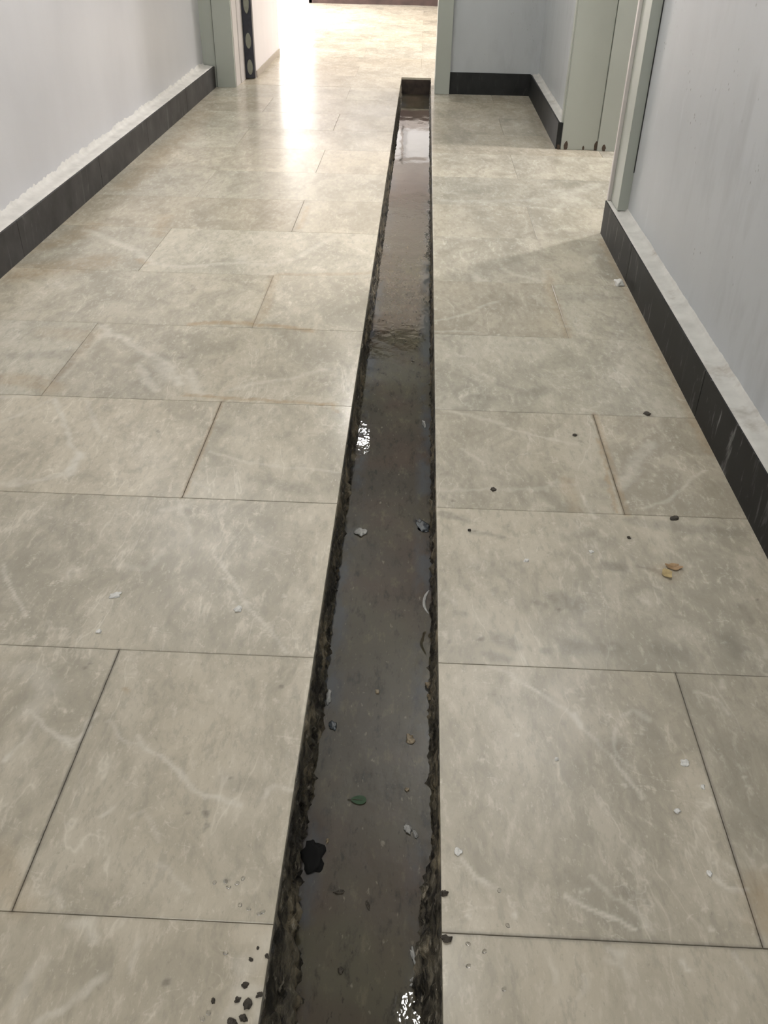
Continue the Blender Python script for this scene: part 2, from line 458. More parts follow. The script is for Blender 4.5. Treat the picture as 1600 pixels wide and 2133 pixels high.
V([(1170,425),(1160,440)], .04, .6)
V([(1500,1420),(1510,1435)], .012, .6)
V([(1450,1440),(1500,1460),(1520,1490)], .008, .5)
V([(1580,1330),(1600,1370)], .012, .5)
V([(1020,1385),(1060,1400),(1100,1420)], .012, .4)
V([(1330,1245),(1350,1260)], .01, .5)
V([(925,1235),(950,1260)], .008, .5)
# brown / rust
Rr([(400,675),(465,672),(530,675),(590,680),(645,688)], .030, .55)
Rr([(530,672),(548,655),(556,635),(563,600),(574,572)], .035, .30)
Rr([(390,822),(430,826),(465,828),(565,835),(640,838),(695,842)], .016, .60)
Rr([(695,842),(700,860)], .010, .35)
Rr([(780,568),(660,572),(580,570)], .03, .3)
Rr([(40,570),(110,560),(200,545)], .16, .33)
Rr([(60,520),(140,500),(190,470)], .10, .25)
Rr([(0,790),(60,792),(105,808)], .07, .36)
Rr([(100,800),(150,755),(205,690)], .035, .20)
Rr([(330,490),(345,450)], .06, .3)
Rr([(290,540),(305,548)], .03, .45)
Rr([(370,290),(330,330),(260,390)], .12, .25)
Rr([(420,235),(380,290)], .15, .22)
Rr([(640,430),(622,478)], .02, .45)
Rr([(100,690),(180,700)], .08, .2)
Rr([(1140,565),(1145,600),(1185,700)], .03, .25)
Rr([(1255,500),(1300,590),(1400,780),(1480,940)], .035, .30)
Rr([(1380,1190),(1395,1195)], .05, .2)
Rr([(1590,1850),(1600,1900)], .06, .35)
Rr([(0,1790),(40,1880)], .05, .2)
Rr([(258,1438),(264,1442)], .008, .5)
Rr([(1180,1000),(1200,1060)], .03, .25)
Rr([(1245,915),(1265,985),(1282,1066)], .010, .45)
Rr([(463,838),(425,935),(382,1036)], .008, .35)
Rr([(960,205),(1050,210)], .30, .12)
# grime along the open joints
def J(kind, p, q, w_, sv): strokes[kind].append(([p, q], w_, sv, 0))
r_ = rowsL
for x in (-0.632,): J('dark', (x, r_[2]), (x, r_[3]), .0062, .95); J('dark', (x, r_[4]), (x, r_[5]), .0066, .85); J('dark', (x, r_[6]), (x, r_[7]), .008, .3); J('dark', (x, r_[8]), (x, r_[9]), .012, .35)
for x in (0.612,): J('dark', (x, r_[2]), (x, r_[3]), .0055, .7); J('dark', (x, r_[4]), (x, r_[5]), .0066, .9); J('dark', (x, r_[6]), (x, r_[7]), .008, .25); J('dark', (x, r_[8]), (x, r_[9]), .012, .2)
J('rust', (-0.632, r_[4]), (-0.632, r_[5]), .014, .3); J('rust', (0.618, r_[4]), (0.618, r_[5]), .016, .35)
for k, sl, sr in ((2, .22, .6), (3, .22, .12), (4, .16, .10), (5, .08, .14), (6, .05, .08)):
    J('dark', (-1.9, r_[k]), (CH_L, r_[k]), .0075, sl); J('dark', (CH_R, r_[k]), (0.95, r_[k]), .0075, sr)
# grey patches in the slabs; the last two paint in the niche floor's shade
for a, b, wv, s in [((1260,1178),(1300,1186),.030,.5),((1035,1328),(1070,1344),.028,.5),((1018,1362),(1065,1375),.022,.45),
    ((1115,1258),(1130,1262),.024,.55),((1155,1240),(1205,1262),.040,.42),((1190,1345),(1290,1352),.040,.42),((1135,1355),(1145,1356),.016,.5),
    ((1370,1355),(1420,1362),.035,.38),((1510,1330),(1540,1360),.035,.42),((920,1072),(970,1082),.020,.45),((1320,1085),(1420,1100),.035,.40),
    ((1440,1100),(1530,1110),.03,.32),((1545,1265),(1560,1290),.02,.4),((1170,1160),(1260,1130),.05,.22),((960,1180),(1060,1180),.05,.2),
    ((980,1105),(1045,1118),.014,.45),((1185,1120),(1230,1110),.03,.25),((1330,1180),(1385,1195),.010,.5),((950,1275),(965,1280),.016,.35),
    ((1090,820),(1130,812),.05,.32),((990,825),(1020,832),.03,.28),((1190,620),(1240,618),.07,.3),((1040,800),(1070,810),.02,.4),
    ((1150,490),(1250,485),.06,.35),((1260,1550),(1300,1560),.04,.25),((1330,1490),(1370,1560),.04,.25),((1300,1850),(1340,1870),.02,.3),
    ((1050,1790),(1090,1830),.04,.18),((60,740),(140,735),.06,.35),((110,800),(150,735),.03,.35),((20,740),(25,745),.03,.35),
    ((130,655),(160,655),.04,.2),((450,620),(510,600),.07,.2),((375,745),(380,745),.02,.5),((100,1080),(160,1120),.06,.2),((300,1110),(360,1130),.06,.2),
    ((430,880),(500,900),.05,.2),((540,1000),(640,1020),.05,.2),((470,1620),(520,1640),.03,.25),((1040,1440),(1080,1470),.05,.15),
    ((760,210),(900,215),.0,.0),((200,350),(560,345),.10,.20),((640,190),(820,195),.15,.28),((400,190),(540,188),.12,.2),
    ((920,235),(1120,250),.30,.25),((940,280),(1140,285),.25,.25)]:  # shade of the niche floor painted into the slab colour
    if wv: D([a, b], wv, s)
# stray dark flecks stuck to the stone
for q, r_ in [((330,897),.008),((388,1695),.006),((428,1700),.010),((432,1715),.008),((425,1725),.006),((482,1618),.005),((180,1388),.005),((190,1380),.005),
    ((585,1430),.006),((1310,1120),.008),((1145,1152),.005),((990,1105),.007),((978,1105),.006),((942,1045),.006),((1198,906),.010),((1210,918),.010),
    ((1163,1268),.008),((935,1335),.005),((1000,1330),.012),((470,1835),.006),((350,2045),.006),((1055,1095),.006),((1580,1250),.006)]:
    D([q, (q[0]+2, q[1]+1)], r_, .8)
for q, r_ in [((240,1240),.016),((228,1246),.010),((495,1268),.012),((487,1255),.008),((205,1315),.008),((465,1205),.008),((1022,1235),.006),((553,1182),.006),
    ((590,1240),.006),((590,1330),.008),((1212,1455),.007),((1267,1487),.006),((1160,1582),.006),((1075,1530),.004),((1297,1632),.005),((1070,1905),.008),
    ((1100,1165),.010),((1230,1150),.008),((1455,1165),.006),((1428,1253),.007),((1346,1252),.008),((1305,1045),.010),((1210,1105),.008),((1240,1432),.008),
    ((1548,1617),.007),((1555,1637),.005),((1483,1797),.006),((1477,1818),.008),((1462,1638),.007),((975,1905),.006),((1211,1857),.007),((1225,1852),.005),
    ((1486,1935),.008),((1420,2002),.010),((1430,2014),.010),((430,970),.006),((963,740),.014),((1038,696),.014)]:
    V([q, (q[0]+2, q[1]+2)], r_, .95)

def build_floor():
    vs, fs = [], []
    A_rand, A_tone = [], []
    for (k, j, a, b, y0, y1) in rect_list():
        rnd = random.Random(k*131 + j*17)
        rv = (rnd.random(), rnd.random(), rnd.random())
        tv = TONE.get((k, j, a >= CH_R)) or TONE.get((k, a >= CH_R)) or tone(k, j, a)
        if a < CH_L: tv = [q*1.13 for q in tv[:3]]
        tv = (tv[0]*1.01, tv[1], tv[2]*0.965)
        gapx = 0.0008; gapy = 0.0008
        a2 = a if abs(a-CH_R) < 1e-6 else a + gapx
        b2 = b if abs(b-CH_L) < 1e-6 else b - gapx
        c0, c1 = y0 + gapy, y1 - gapy
        ymid = (y0+y1)/2
        inview = a < (0.95 if ymid < 1.45 else 1.2) and b > (-1.0 if ymid < 1.45 else -1.95) and y1 > 0.5
        step = 0.0052 if ymid < 1.45 else 0.0065 if ymid < 2.7 else 0.011 if ymid < 4.5 else 0.03 if ymid < 9 else 0.15
        if not inview: step = 0.3
        nx = max(1, int(round((b2-a2)/step))); ny = max(1, int(round((c1-c0)/step)))
        ch = 0.0008
        xs = [a2, a2+ch] + [a2 + (b2-a2)*i/nx for i in range(1, nx)] + [b2-ch, b2]
        ys = [c0, c0+ch] + [c0 + (c1-c0)*i/ny for i in range(1, ny)] + [c1-ch, c1]
        # marginal height differences from slab to slab, as laid by hand
        base = len(vs)
        m = len(xs)
        dz = rnd.uniform(-0.0005, 0.0002)
        for iy, y in enumerate(ys):
            for ix, x in enumerate(xs):
                edge = ix in (0, m-1) or iy in (0, len(ys)-1)
                vs.append((x, y, (-0.0006 if edge else 0.0) + dz))
        for iy in range(len(ys)-1):
            for ix in range(m-1):
                q = base + iy*m + ix
                fs.append((q, q+1, q+m+1, q+m))
        # skirts down to the bedding
        ring = [base+ix for ix in range(m)] + [base+iy*m+m-1 for iy in range(1, len(ys))] + \
               [base+(len(ys)-1)*m+ix for ix in range(m-2, -1, -1)] + [base+iy*m for iy in range(len(ys)-2, 0, -1)]
        lo = len(vs)
        for r in ring: vs.append((vs[r][0], vs[r][1], -0.018))
        L = len(ring)
        for i in range(L): fs.append((ring[i], lo+i, lo+(i+1) % L, ring[(i+1) % L]))
        n = len(vs) - base
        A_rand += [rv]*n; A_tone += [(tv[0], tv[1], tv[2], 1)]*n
    me = bpy.data.meshes.new('floor'); me.from_pydata(vs, [], fs)
    N = len(vs)
    P = np.array(vs)[:, :2]
    at = me.attributes.new('tile_rand', 'FLOAT_VECTOR', 'POINT'); at.data.foreach_set('vector', np.array(A_rand, 'f').ravel())
    at = me.attributes.new('tone', 'FLOAT_COLOR', 'POINT'); at.data.foreach_set('color', np.array(A_tone, 'f').ravel())
    # warp for ragged marks
    wx = np.zeros(N); wy = np.zeros(N)
    for i in np.where((P[:, 1] < 9) & (P[:, 0] > -2) & (P[:, 0] < 1.3))[0]:
        x, y = P[i]
        q = noise.noise_vector(Vector((x*14, y*14, 0))); q2 = noise.noise_vector(Vector((x*48, y*48, 3)))
        wx[i] = 0.008*q.x + 0.009*q2.x; wy[i] = 0.009*q.y + 0.010*q2.y
    for kind, lst in strokes.items():
        val = np.zeros(N)
        for ent in lst:
            pts, wd, s = ent[:3]; wf = ent[3] if len(ent) > 3 else 1
            wd = max(wd, 0.0065)
            pts = np.array(pts)
            sel = (P[:, 0] > pts[:, 0].min()-wd*2-.03) & (P[:, 0] < pts[:, 0].max()+wd*2+.03) & (P[:, 1] > pts[:, 1].min()-wd*2-.03) & (P[:, 1] < pts[:, 1].max()+wd*2+.03)
            idx = np.where(sel)[0]
            if len(idx) == 0: continue
            k = min(1.0, wd/0.012)*wf
            Q = P[idx] + np.stack([wx[idx], wy[idx]], 1)*k
            best = np.full(len(idx), 9.0)
            for p, q in zip(pts[:-1], pts[1:]):
                dseg = q-p; L2 = max(1e-9, (dseg**2).sum())
                t = np.clip(((Q-p)@dseg)/L2, 0, 1)
                dd = np.hypot(*(Q-(p+t[:, None]*dseg)).T)
                best = np.minimum(best, dd)
            f = np.clip(1.25 - best/(wd*0.8), 0, 1)
            f = f*f*(3-2*f)
            val[idx] = np.maximum(val[idx], f*s)
        at = me.attributes.new(kind, 'FLOAT', 'POINT'); at.data.foreach_set('value', val.astype('f'))
    return struct(link('floor', me, M['marble']))
floor = build_floor()
# bedding mortar seen in the joints
bed = boxes('grout', [(-4.35, CH_L-0.004, -0.9, CH_END+0.004, -0.06, -0.0035), (CH_R+0.004, 4.33, -0.9, CH_END+0.004, -0.06, -0.0035),
                      (-4.35, 4.33, CH_END+0.004, 16.6, -0.06, -0.0035)], M['grout'], floor)

# ------------------------------------------------------------------ walls and ceiling
def wall(name, lst, mat, bev=0): return struct(boxes(name, lst, mat, bev=bev))
wall('wall_left', [(WALL_L-0.15, WALL_L, -2.5, DOOR_Y+0.02, -0.05, CEIL)], M['wall_l'])
wall('wall_right', [(WALL_R, 1.40, -2.5, OPEN_Y0, -0.05, CEIL), (WALL_R, 1.40, OPEN_Y0, OPEN_Y1, 2.12, CEIL)], M['wall_r'])
wall('wall_right_niche', [(1.005, 1.40, OPEN_Y1+0.012, NICHE_Y, -0.05, CEIL)], M['wall_n'])
wall('wall_far', [(0.235, 1.40, NICHE_Y, 8.80, -0.05, CEIL), (-1.53-0.5, 0.235, DOOR_Y+0.02, 8.80, 2.14, CEIL)], M['wall_n'])
wall('wall_back', [(WALL_L-0.15, 1.40, -2.65, -2.5, -0.05, CEIL)], M['wall_l'])
wall('wall_far_left', [(-2.3, -1.545, 8.93, 10.48, -0.05, CEIL), (-2.3, -1.66, DOOR_Y+0.05, 8.93, -0.05, CEIL)], M['wall_f'])
wall('wall_far_room', [(-4.5, -4.35, 8.0, 16.6, -0.05, CEIL), (-4.35, -2.25, 9.0, 9.15, -0.05, CEIL), (3.2, 3.35, 8.8, 16.6, -0.05, CEIL),
                       (1.40, 3.35, 8.65, 8.80, -0.05, CEIL)], M['wall_f'])
FW = 16.05
wall('wall_end', [(-1.80, 3.2, FW, FW+0.15, 1.42, 1.50), (-1.80, -1.35, FW, FW+0.15, 1.50, 2.10), (0.75, 3.2, FW, FW+0.15, 1.50, 2.10),
                  (-1.80, 3.2, FW, FW+0.15, 2.10, CEIL), (-4.35, -2.75, FW, FW+0.15, -0.05, CEIL), (-2.75, -1.80, FW, FW+0.15, 2.5, CEIL)], M['wall_f'])
wall('trim_1', [(-1.80, 3.2, FW-0.03, FW+0.15, -0.05, 1.42)], M['brown'])
wall('ceiling', [(-4.5, 4.45, -2.65, 16.7, CEIL, CEIL+0.12)], M['ceil'])
wall('wall_side_room', [(4.3, 4.42, 3.0, 8.7, -0.05, CEIL), (1.40, 4.42, 2.9, 3.0, -0.05, CEIL), (1.40, 4.42, 8.55, 8.64, -0.05, CEIL)], M['wall_f'])
def window(name, x0, x1, z0, z1, mull, pm='pane'):
    f = struct(boxes(name, [(x0, x1, FW-0.02, FW+0.1, z0, z0+0.05), (x0, x1, FW-0.02, FW+0.1, z1-0.05, z1), (x0, x0+0.05, FW-0.02, FW+0.1, z0, z1),
                     (x1-0.05, x1, FW-0.02, FW+0.1, z0, z1)] + [(m-0.02, m+0.02, FW-0.02, FW+0.1, z0, z1) for m in mull], M['frame_w']))
    boxes('pane', [(x0+0.05, x1-0.05, FW+0.03, FW+0.04, z0+0.05, z1-0.05)], M[pm], f)
window('window_1', -2.75, -1.80, 0.0, 2.5, [])
window('window_2', -1.35, 0.75, 1.50, 2.10, [-0.3], 'pane_dim')

# ------------------------------------------------------------------ baseboards with plaster ledges
def baseboard(name, face, wallx, ys, mat, sgn, top=0.165):
    """ys: joints along the corridor; sgn +1 when the face looks to +x"""
    bm = bmesh.new()
    for a, b in zip(ys[:-1], ys[1:]):
        x0, x1 = (face-0.012, face) if sgn > 0 else (face, face+0.012)
        box(bm, x0, x1, a+0.0015, b-0.0015, -0.003, top, bev=0.0012)
    return struct(obj(name, bm, mat))
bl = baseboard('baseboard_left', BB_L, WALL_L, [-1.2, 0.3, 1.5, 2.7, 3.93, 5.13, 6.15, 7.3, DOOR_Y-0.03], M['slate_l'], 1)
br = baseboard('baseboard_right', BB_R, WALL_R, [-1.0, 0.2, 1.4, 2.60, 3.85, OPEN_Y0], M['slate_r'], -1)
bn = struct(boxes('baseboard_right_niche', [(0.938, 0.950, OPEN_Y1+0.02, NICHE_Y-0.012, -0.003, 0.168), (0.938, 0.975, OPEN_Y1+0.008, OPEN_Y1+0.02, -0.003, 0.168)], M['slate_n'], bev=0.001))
bf = struct(boxes('baseboard_far', [(0.243, 0.938, NICHE_Y-0.012, NICHE_Y, -0.003, 0.172)], M['slate_n'], bev=0.001))
bs = struct(boxes('baseboard_far_left', [(-1.545, -1.535, 8.96, 10.47, -0.003, 0.055)], plain('beige_skirting', (0.42, 0.37, 0.31), 0.4)))
# end return of the right baseboard
boxes('end_cap', [(BB_R, WALL_R-0.001, OPEN_Y0-0.001, OPEN_Y0+0.010, -0.003, 0.165)], M['slate_r'], br, bev=0.001)

def ledge(name, face, wallx, y0, y1, mat, parent, top=0.165, rag=0.05, amp=0.006, step=0.02):
    rows = []
    n = int((y1-y0)/step)
    sg = 1 if wallx > face else -1
    for i in range(n+1):
        y = y0 + (y1-y0)*i/n
        r = []
        jag = max(0.004, rag*(0.45 + 0.30*n1(y*3.1, 5.2) + 0.35*n1(y*11.0, 1.3) + 0.4*n1(y*37.0, 2.3)))
        r.append((face - sg*0.000, y, top-0.006))
        r.append((face + sg*0.002, y, top+0.001))
        for f in (0.2, 0.4, 0.6, 0.8):
            r.append((face+(wallx-face)*f, y, top+0.002+amp*n1(y*9, f*6, 2)+0.004*f))
        r.append((wallx - sg*0.006, y, top+0.012+amp*n1(y*12, 3)))
        r.append((wallx - sg*0.004, y, top+0.012+jag*0.6))
        r.append((wallx + sg*0.002, y, top+0.014+jag))
        rows.append(r)
    return grid_mesh(name, rows, mat, parent)
ledge('plaster_ledge', BB_L-0.012, WALL_L, -1.2, DOOR_Y-0.03, M['plaster'], bl, rag=0.04, step=0.012)
ledge('plaster_ledge', BB_R+0.004, WALL_R, -1.0, OPEN_Y0+0.004, M['plaster_d'], br, rag=0.012, amp=0.003)
ledge('plaster_ledge', 0.946, 1.005, OPEN_Y1+0.02, NICHE_Y, M['plaster_d'], bn, rag=0.012)

# ------------------------------------------------------------------ doorway at the corridor's end
H = 2.14
d1 = struct(empty('door_1', (-0.76, DOOR_Y, 0)))
def part(name, lst, mat, parent, bev=0.002):
    bm = bmesh.new()
    ox, oy, oz = parent.location
    for b in lst: box(bm, b[0]-ox, b[1]-ox, b[2]-oy, b[3]-oy, b[4]-oz, b[5]-oz, bev=bev)
    return obj(name, bm, mat, parent)
part('casing', [(-1.925, -1.806, DOOR_Y-0.015, DOOR_Y+0.04, 0.0, CEIL-0.4), (-1.80, -1.640, DOOR_Y-0.030, DOOR_Y+0.04, 0.0, H+0.1)], M['frame'], d1)
part('jamb', [(-1.66, -1.634, DOOR_Y+0.0, DOOR_Y+0.19, 0.0, H), (-1.66, -1.628, DOOR_Y+0.20, DOOR_Y+0.42, 0.0, H)], M['frame_w'], d1)  # far room's light put into the colour: paler than the other frame parts
part('jamb', [(0.115, 0.243, NICHE_Y-0.03, DOOR_Y+0.36, 0.0, H+0.1)], M['frame'], d1)
part('header', [(-1.80, 0.243, DOOR_Y-0.03, DOOR_Y+0.36, H, H+0.1)], M['frame'], d1)
leaf = part('door_leaf', [(-1.625, -1.540, 8.86, 8.925, 0.01, H-0.01)], M['navy'], d1)
leafp = []
for zc, ht in ((0.10, 0.085), (0.315, 0.085), (0.62, 0.12)):  # pale ovals set on the door leaf's dark edge
    bm = bmesh.new()
    bmesh.ops.create_cone(bm, cap_ends=True, segments=24, radius1=0.5, radius2=0.46, depth=1.0)
    for v in bm.verts:
        x, y, z = v.co
        v.co = Vector((-1.583+0.76 + x*0.052, 8.858-DOOR_Y - z*0.004, zc + y*ht*1.5))
    obj('pale_oval', bm, M['oval'], leaf)

# ------------------------------------------------------------------ doorway in the right wall
d2 = struct(empty('door_2', (1.2, 5.47, 0)))
part('jamb', [(0.972, 1.215, OPEN_Y1-0.012, OPEN_Y1+0.012, 0.0, H), (1.218, 1.44, OPEN_Y1-0.030, OPEN_Y1+0.012, 0.0, H)], M['frame'], d2)
part('casing', [(0.962, 1.010, OPEN_Y1+0.006, OPEN_Y1+0.06, 0.168, H+0.05)], M['frame'], d2)
part('casing', [(0.972, WALL_R+0.002, OPEN_Y0-0.19, OPEN_Y0+0.012, 0.172, H+0.05)], M['frame'], d2)
part('casing_lip', [(0.955, 0.972, OPEN_Y0-0.012, OPEN_Y0+0.014, 0.170, H+0.05)], M['frame_w'], d2)
part('crack_strip', [(WALL_R-0.004, WALL_R+0.004, OPEN_Y0-0.196, OPEN_Y0-0.188, 0.35, H)], M['gap'], d2, bev=0)  # dark strip in place of the shaded crack between casing and wall
part('jamb', [(WALL_R, 1.42, OPEN_Y0, OPEN_Y0+0.012, 0.0, H)], M['frame'], d2)
part('header', [(0.972, 1.42, OPEN_Y0-0.1, OPEN_Y1+0.01, H-0.02, H+0.08)], M['frame'], d2)
for (xc, ww, hh) in ((1.005, 0.014, 0.05), (1.125, 0.007, 0.025), (1.212, 0.016, 0.055), (1.262, 0.013, 0.040), (0.955, .01, .03)):
    bm = bmesh.new(); n = 14
    yq = OPEN_Y1-0.0135 if xc < 1.215 else OPEN_Y1-0.0315
    pts = []
    for i in range(n):
        a = 2*math.pi*i/n; rr = 1+0.35*n1(xc*40+math.cos(a)*2, math.sin(a)*2)
        pts.append((xc-1.2+math.cos(a)*ww*rr, max(0.0005, hh*0.5+math.sin(a)*hh*0.6*rr)))
    f = [bm.verts.new((x, yq-5.47-0.001, z)) for x, z in pts]; b = [bm.verts.new((x, yq-5.47+0.002, z)) for x, z in pts]
    bm.faces.new(f); bm.faces.new(b[::-1])
    for i in range(n): bm.faces.new((f[i], b[i], b[(i+1) % n], f[(i+1) % n]))
    obj('rust_spot', bm, M['rust'], d2)

# ------------------------------------------------------------------ drain channel
chn = tag(empty('drain_channel', (0, 0, 0)), 'long narrow open drain channel cut through the marble floor', 'drain channel')
def interp(tab, y):
    for (a, va), (b, vb) in zip(tab[:-1], tab[1:]):
        if y <= b: return va + (vb-va)*max(0, (y-a))/(b-a)
    return tab[-1][1]
# how far the rubble foot reaches in from the edge at water level
LFOOT = [(0.3, .026), (0.72, .040), (0.85, .026), (1.0, .010), (1.2, .016), (1.38, .020), (1.6, .012), (2.4, .010), (3.4, .012), (9.2, .008)]
RFOOT = [(0.3, .004), (0.62, .010), (0.68, .030), (0.80, .034), (0.93, .024), (1.02, .006), (1.1, .004), (1.3, .012), (1.5, .010), (1.62, .006), (1.9, .006), (2.8, .005), (9.2, .004)]
def channel_side(name, x0, sg, foot):
    rows = []
    y = 0.2
    while True:
        st_ = 0.006 if y < 2.2 else 0.012 if y < 4.5 else 0.03
        f = interp(foot, y)
        r = [(x0 - sg*0.004, y, -0.0188), (x0 + sg*(0.0005+0.0008*n1(y*60, 9)), y, -0.0185)]
        for k, (z, q) in enumerate(((-0.026, .10), (-0.036, .05), (-0.046, .12), (-0.058, .22), (-0.070, .30), (-0.083, .42), (-0.096, .55), (-0.109, .70), (-0.122, .85), (-0.134, 1.0), (-0.146, 1.2), (-0.17, 1.7))):
            a = f*q + (0.008*n1(y*22, z*60, x0*10) + 0.008*n1(y*50, z*90, 4) + 0.005*n1(y*110, z*170, 8)) * (0.5+q*0.9)
            r.append((x0 + sg*a, y, z + 0.002*n1(y*40, z*100, 1)))
        rows.append(r)
        if y >= CH_END+0.01: break
        y = min(CH_END+0.01, y+st_)
    return grid_mesh(name, rows, M['concrete'], chn)
channel_side('rubble_edge', CH_L, 1, LFOOT)
channel_side('rubble_edge', CH_R, -1, RFOOT)
boxes('end_wall', [(CH_L-0.02, CH_R+0.02, CH_END+0.003, CH_END+0.05, -0.20, -0.0186)], plain('brown_end_wall', (0.07, 0.05, 0.04), 0.7, 0.3, 20), chn)
boxes('channel_bed', [(CH_L-0.02, CH_R+0.02, 0.15, CH_END+0.02, -0.20, -0.165)], M['concrete'], chn)
# water surface
wrows = []
y = 0.2
while y <= CH_END+0.003:
    f1 = 0
    wrows.append([(CH_L-0.003+(CH_R-CH_L+0.006)*i/12, y, WATER_Z+0.0004*n1(i*0.9, y*8)) for i in range(13)])
    y += 0.02
water = grid_mesh('drain_water', wrows, M['water'])
tag(water, 'murky brown standing water lying along the open floor channel', 'water', kind='stuff')

# ------------------------------------------------------------------ small things
def blob_mesh(name, sx, sy, sz, rough, seed, mat, sub=3, flat=0.35):
    bm = bmesh.new(); bmesh.ops.create_icosphere(bm, subdivisions=sub, radius=1.0)
    for v in bm.verts:
        d = v.co.copy()
        k = 1 + rough*(n1(d.x*1.3+seed, d.y*1.3, d.z*1.3) + 0.5*n1(d.x*3.1+seed, d.y*3.1, d.z*3.1))
        z = d.z*k
        if z < -flat: z = -flat
        v.co = Vector((d.x*k*sx, d.y*k*sy, (z+flat)*sz))
    me = bpy.data.meshes.new(name)
    bmesh.ops.recalc_face_normals(bm, faces=bm.faces); bm.to_mesh(me); bm.free()
    me.polygons.foreach_set('use_smooth', [True]*len(me.polygons))
    me.materials.append(mat)
    return me
def place(name, me, px, py, z, label, cat, group=None, rz=0.0, kind=None):
    o = bpy.data.objects.new(name, me); COL.objects.link(o)
    x, y = G(px, py, z); o.location = (x, y, z); o.rotation_euler = (0, 0, rz)
    return tag(o, label, cat, group, kind)

FZ = 0.0001
# white crumb by the right baseboard
c = place('plaster_crumb', blob_mesh('plaster_crumb', .020, .030, .016, .5, 3, M['chip']), 1289, 592, FZ,
      'white plaster crumb on the floor against the right dark baseboard', 'plaster crumb')
# chips
chips = [
 (241,1240,.013,.010,.5,'largest white plaster chip on the marble left of the channel'),
 (496,1269,.010,.009,1.2,'white plaster chip on the left marble, nearest the channel in the third slab course'),
 (206,1316,.006,.006,0,'small round white chip on the left marble just above a slab joint'),
 (1427,1590,.008,.008,.3,'irregular white plaster chip near the right slab joint, largest of the right side'),
 (1464,1640,.004,.005,0,'tiny white chip touching the slanting joint of the right slabs'),
 (1410,1690,.006,.005,.4,'white plaster chip on the right grey slab, below the two chips by the slanting joint'),
 (954,1774,.006,.008,.2,'pale plaster chip on the right marble beside the channel edge'),
 (1477,1820,.004,.006,.1,'small white chip low on the right grey slab near its slanting joint'),
 (1160,1582,.004,.004,.1,'tiny white chip in the middle of the right grey slab'),
 (1232,1150,.006,.006,.8,'small white chip on the blotchy grey slabs of the right side'),
 (1096,1168,.007,.005,.8,'white smeared chip on the blotchy right slab, nearer the channel'),
 (885,0,0,0,0,None)]
for i, (px, py, sx, sy, rz, lab) in enumerate(chips):
    if lab: place('plaster_chip', blob_mesh('plaster_chip', sx, sy, .003, .6, 10+i*3, M['chip']), px, py, FZ, lab, 'plaster chip', 'white plaster chips on the marble', rz)
# dark pellets
pel = [
 (1348,862,.014,.017,'dark brown pellet on the right marble near the dark baseboard, farthest of its kind'),
 (1028,1020,.010,.012,'round black pellet on the right marble between channel and open joint'),
 (1405,1080,.017,.012,'elongated dark clod on the right marble where two slab courses meet'),
 (1197,907,.008,.010,'small faint brown crumb just left of the open joint in the right marble'),
 (978,1105,.005,.006,'tiny dark crumb on the right marble close to the channel'),
 (1310,1121,.005,.007,'tiny dark crumb on the blotchy right slab, below the elongated clod')]
for i, (px, py, sx, sy, lab) in enumerate(pel):
    place('dirt_pellet', blob_mesh('dirt_pellet', sx*.8, sy*.75, .004, .4, 40+i*3, M['dirt']), px, py, FZ, lab, 'dirt pellet', 'dark pellets on the marble', 0.2*i)
place('dirt_clod', blob_mesh('dirt_clod', .006, .005, .005, .6, 71, M['dirt']), 926, 1862, FZ, 'dark dirt clod on the marble rim at the right edge of the channel', 'dirt clod')
place('dirt_clod', blob_mesh('dirt_clod', .008, .006, .004, .8, 73, M['dirt']), 930, 1957, FZ, 'dark dirt clod where a slab joint meets the right channel edge', 'dirt clod')
# clumps of dirt at the lower left rim of the channel
cl = [(537,1975,.0035,'highest tiny dirt crumb on the splashed rim left of the channel'),
 (556,1992,.0055,'dirt crumb touching the left channel edge, uppermost pair member'),
 (523,1999,.0050,'dirt crumb left of the uppermost crumb pair at the left channel rim'),
 (510,2052,.0075,'dark dirt clump on the splashed left rim, topping the lowest cluster'),
 (541,2072,.0070,'dark dirt clump hard against the left channel edge near the bottom'),
 (495,2083,.0060,'dirt clump at the left side of the lowest cluster on the left rim'),
 (516,2094,.0100,'largest brown dirt clump on the splashed left rim of the channel'),
 (444,2085,.0050,'lone dark crumb on the left marble, farthest from the channel in the splash'),
 (507,2120,.0080,'brown clump below the largest clump at the left rim'),
 (484,2130,.0090,'black clump at the very bottom left of the splash beside the channel')]
for i, (px, py, r, lab) in enumerate(cl):
    place('dirt_crumb', blob_mesh('dirt_crumb', r*.6, r*.75, r*.35, .6, 80+i*2, M['dirt']), px, py, FZ, lab, 'dirt crumb', 'dirt crumbs splashed beside the channel', .5*i)
# flakes
def flat_shape(name, pts, th, mat, curl=0.0):
    bm = bmesh.new()
    def zc(x, y): return curl*(x*x+y*y)*60
    c0 = bm.verts.new((0, 0, th)); c1 = bm.verts.new((0, 0, 0))
    t = [bm.verts.new((x, y, th+zc(x, y))) for x, y in pts]; b = [bm.verts.new((x, y, zc(x, y))) for x, y in pts]
    n = len(pts)
    for i in range(n):
        j = (i+1) % n
        bm.faces.new((c0, t[i], t[j])); bm.faces.new((c1, b[j], b[i])); bm.faces.new((t[i], b[i], b[j], t[j]))
    bmesh.ops.recalc_face_normals(bm, faces=bm.faces)
    me = bpy.data.meshes.new(name); bm.to_mesh(me); bm.free(); me.materials.append(mat); return me
def ragged(rx, ry, seed, amp=.35, n=26):
    out = []
    for i in range(n):
        a = 2*math.pi*i/n; k = 1+amp*(n1(math.cos(a)*1.5+seed, math.sin(a)*1.5)+.5*n1(math.cos(a)*4+seed, math.sin(a)*4))
        out.append((math.cos(a)*rx*k, math.sin(a)*ry*k))
    return out
